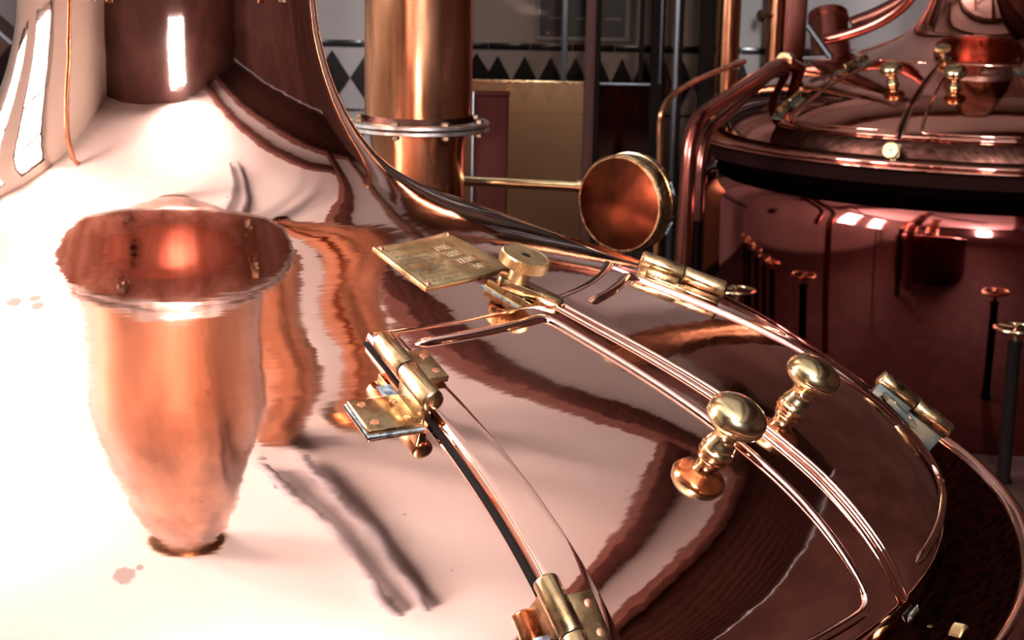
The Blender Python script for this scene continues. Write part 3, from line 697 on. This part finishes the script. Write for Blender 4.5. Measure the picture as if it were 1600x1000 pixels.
# ------------------------------------------------------------------ pipework near the far kettle
def pipe_thing(name, label, pts, r, m, cat='pipe', smooth=8, fl=None, extra=()):
    P = [Vector(p) for p in pts]; o = P[0].copy(); o.z = 0
    t = thing(name, label, cat, o)
    b = MB(); b.tube([p-o for p in (fillet(P, fl, 10) if fl else (smooth_path(P, smooth) if smooth else P))], r, 20); b.build('tube', M[m], t)
    for p, d, rr, l in extra:
        b = MB(); b.lathe([(rr*.9, 0), (rr, l*.1), (rr, l*.9), (rr*.9, l)], 24, zto(Vector(p)-o, d)); b.build('coupling', M['hbrass'], t)
    return t
p = seen(1137, 60, 7.55)
t = pipe_thing('copper_pipe', 'shiny upright copper pipe right of the dark glass partition', [(p.x, p.y, 0), (p.x, p.y, 2.0), (p.x, p.y, ZC)], .054, 'pipecu', smooth=0, extra=[((p.x, p.y, 2.1), (0, 0, 1), .058, .05)])
# fat overflow pipe climbing over the far kettle's rim
v0 = seen(1071, 330, 5.6); v1 = seen(1079, 190, 5.62); v2 = seen(1108, 152, 5.75); v3 = seen(1225, 95, 6.5); v4 = seen(1248, 96, 6.7)
def k2_pipe(name, pts, r, m, fl):
    b = MB(); b.tube([I2 @ p for p in fillet(pts, fl, 10)], r, 20); return b.build(name, M[m], k2)
k2_pipe('overflow_pipe', [Vector((v0.x-.01, v0.y, 0)), v0, v1, v3, v4+Vector((.04, .05, -.05))], .027, 'redcu', .22)
b = MB(); b.lathe([(.031, 0), (.034, .006), (.034, .054), (.031, .06)], 24, zto(I2 @ v3, I2.to_3x3() @ (v4-v3))); b.build('coupling', M['hbrass'], k2)
k2_pipe('cleaning_pipe', [v1+Vector((.05, .10, -.35)), v1+Vector((.05, .10, -.06)), v3+Vector((-.02, .1, -.045)), v4+Vector((.03, .12, -.07))], .020, 'darkcu', .22)
w0 = seen(1029, 300, 5.0); w1 = seen(1031, 200, 5.0); w2 = seen(1033, 155, 5.02); w3 = seen(1095, 122, 5.35); w4 = seen(1163, 96, 5.7)
pipe_thing('thin_tube', 'thin bent copper tube rising behind the round brass housing', [(w0.x, w0.y, 0), w0, w1, seen(1036, 172, 5.01), seen(1052, 148, 5.1), w3, w4], .0095, 'pipecu', smooth=8, extra=[(w4-Vector((.04, .03, .012)), w4-w3, .014, .05)])
# stand pipe with square duct at the wall behind the far kettle
s0 = seen(1209, 60, 7.75); s1 = seen(1239, 60, 7.75)
t = thing('stand_pipe', 'copper stand pipe with a brass stop cock against the wall behind the far kettle', 'pipe', (s0.x, s0.y, 0))
b = MB(); b.lathe([(.040, 0), (.040, ZC)], 32, cap0=False, cap1=False); b.build('tube', M['pipecu'], t)
kz = seen(1190, 25, 7.7); b = MB(); b.tube([Vector((0, -.02, kz.z)), Vector((-.07, -.05, kz.z))], .011, 12); b.build('spindle', M['hbrass'], t)
b = MB(); b.lathe([(.010, 0), (.026, .003), (.028, .010), (.026, .018), (.010, .021)], 24, zto((-.062, -.045, kz.z), (-1, -.4, 0))); b.build('stop_cock', M['hbrass'], t)
t = thing('square_duct', 'dark square copper duct standing beside the stop-cock stand pipe', 'duct', (s1.x+.004, s1.y, 0))
b = MB(); b.box((0, 0, ZC/2), (.098, .08, ZC), bev=.006); b.build('casing', M['darkcu'], t)
b = MB(); b.tube([(-.047, -.042, .3), (-.047, -.042, ZC-.02)], .005, 8); b.build('corner_seam', M['redcu'], t)

# ------------------------------------------------------------------ hand-wheel valves between the kettles
def handwheel(label, p, dia):
    t = thing('handwheel_valve', label, 'valve', (p.x, p.y, 0), random.uniform(0, 1), 'hand-wheel valves on posts')
    r = dia/2
    b = MB(); b.lathe([(r-.006+.006*math.cos(2*PI*i/10), p.z+.006*math.sin(2*PI*i/10)) for i in range(11)], 40, cap0=False, cap1=False); wh = b.build('wheel_rim', M['brass'], t)
    for i in range(3):
        q = 2*PI*i/3; b = MB(); b.tube([(.008*math.cos(q), .008*math.sin(q), p.z+.002), (.5*r*math.cos(q), .5*r*math.sin(q), p.z+.001), ((r-.006)*math.cos(q), (r-.006)*math.sin(q), p.z)], .0042, 8); b.build('spoke', M['brass'], t)
    b = MB(); b.lathe([(.011, p.z-.010), (.012, p.z+.006), (.007, p.z+.009), (.006, p.z+.016), (.0005, p.z+.018)], 20); b.build('hub', M['brass'], t)
    b = MB(); b.lathe([(.010, p.z-.045), (.010, p.z-.008)], 16); b.build('spindle', M['hbrass'], t)
    b = MB(); b.lathe([(.03, 0), (.022, .02), (.021, p.z-.06), (.024, p.z-.058), (.024, p.z-.045), (.012, p.z-.042)], 24); b.build('post', M['post_dark'], t)
pa = Vector((1.235, 3.69, .515)); pb = seen(1588, 513, 5.25)
handwheel('brass hand-wheel valve on a dark post just behind the upper right hatch hinge', pa, .145)
handwheel('brass hand-wheel valve at the right edge, in front of the far kettle body', pb, .150)
ROW = [('second', (.942, 3.906, .509)), ('third', (.800, 4.010, .500)), ('fourth', (.866, 4.085, .535)), ('fifth', (.902, 4.125, .575)), ('sixth', (.900, 4.170, .597))]
ROW[2] = ('fourth', (.700, 4.12, .515)); ROW[3] = ('fifth', (.74, 4.195, .545)); ROW[4] = ('sixth', (.63, 4.305, .548))
for n_, p_ in ROW: handwheel('brass hand-wheel valve, %s from the right in the row mirrored in the far kettle' % n_, Vector(p_), .125)

# ------------------------------------------------------------------ things overhead and behind, met only as reflections in the copper
t = thing('vapour_duct', 'wide copper vapour duct hanging from the ceiling, mirrored as orange column in near dome', 'duct', (.57, 1.74, 1.78))
b = MB(); b.lathe([(.115, .0), (.125, .004), (.125, .03), (.115, .034), (.115, ZC-1.78)], 64, cap0=True, cap1=False); b.build('barrel', M['pipecu'], t)
b = MB(); b.lathe([(.115, ZC-1.86), (.17, ZC-1.84), (.17, ZC-1.81), (.12, ZC-1.79)], 48, cap0=False, cap1=False); b.build('ceiling_collar', M['brass'], t)
t = thing('copper_pipe', 'upright copper pipe by the left wall, mirrored as a bright streak on the kettle neck', 'pipe', (-1.95, -.95, 0))
b = MB(); b.lathe([(.07, 0), (.07, ZC)], 40, cap0=False, cap1=False); b.build('tube', M['pipecu'], t)
b = MB(); b.lathe([(.07, 2.0), (.085, 2.005), (.085, 2.05), (.07, 2.055)], 40, cap0=False, cap1=False); b.build('coupling', M['hbrass'], t)
for nm, o_ in (('nearer', 0), ('farther', 1)):
    A = Vector((.20, 1.05, ZC-.07))+Vector((.16, .12, 0))*o_; B_ = Vector((1.45, -.85, ZC-.07))+Vector((.16, .12, 0))*o_
    t = thing('ceiling_conduit', ['grey ceiling conduit, the left of the two streaks mirrored in the near dome', 'grey ceiling conduit, the right of the two streaks mirrored in the near dome'][o_], 'conduit', A)
    b = MB(); b.tube([Vector((0, 0, 0)), (B_-A)], .035, 14); b.build('tube', M['grey'], t)
    for f_ in (.1, .5, .9):
        b = MB(); b.box((B_-A)*f_+Vector((0, 0, .04)), (.05, .05, .06), bev=.006); b.build('clip', M['steel'], t)
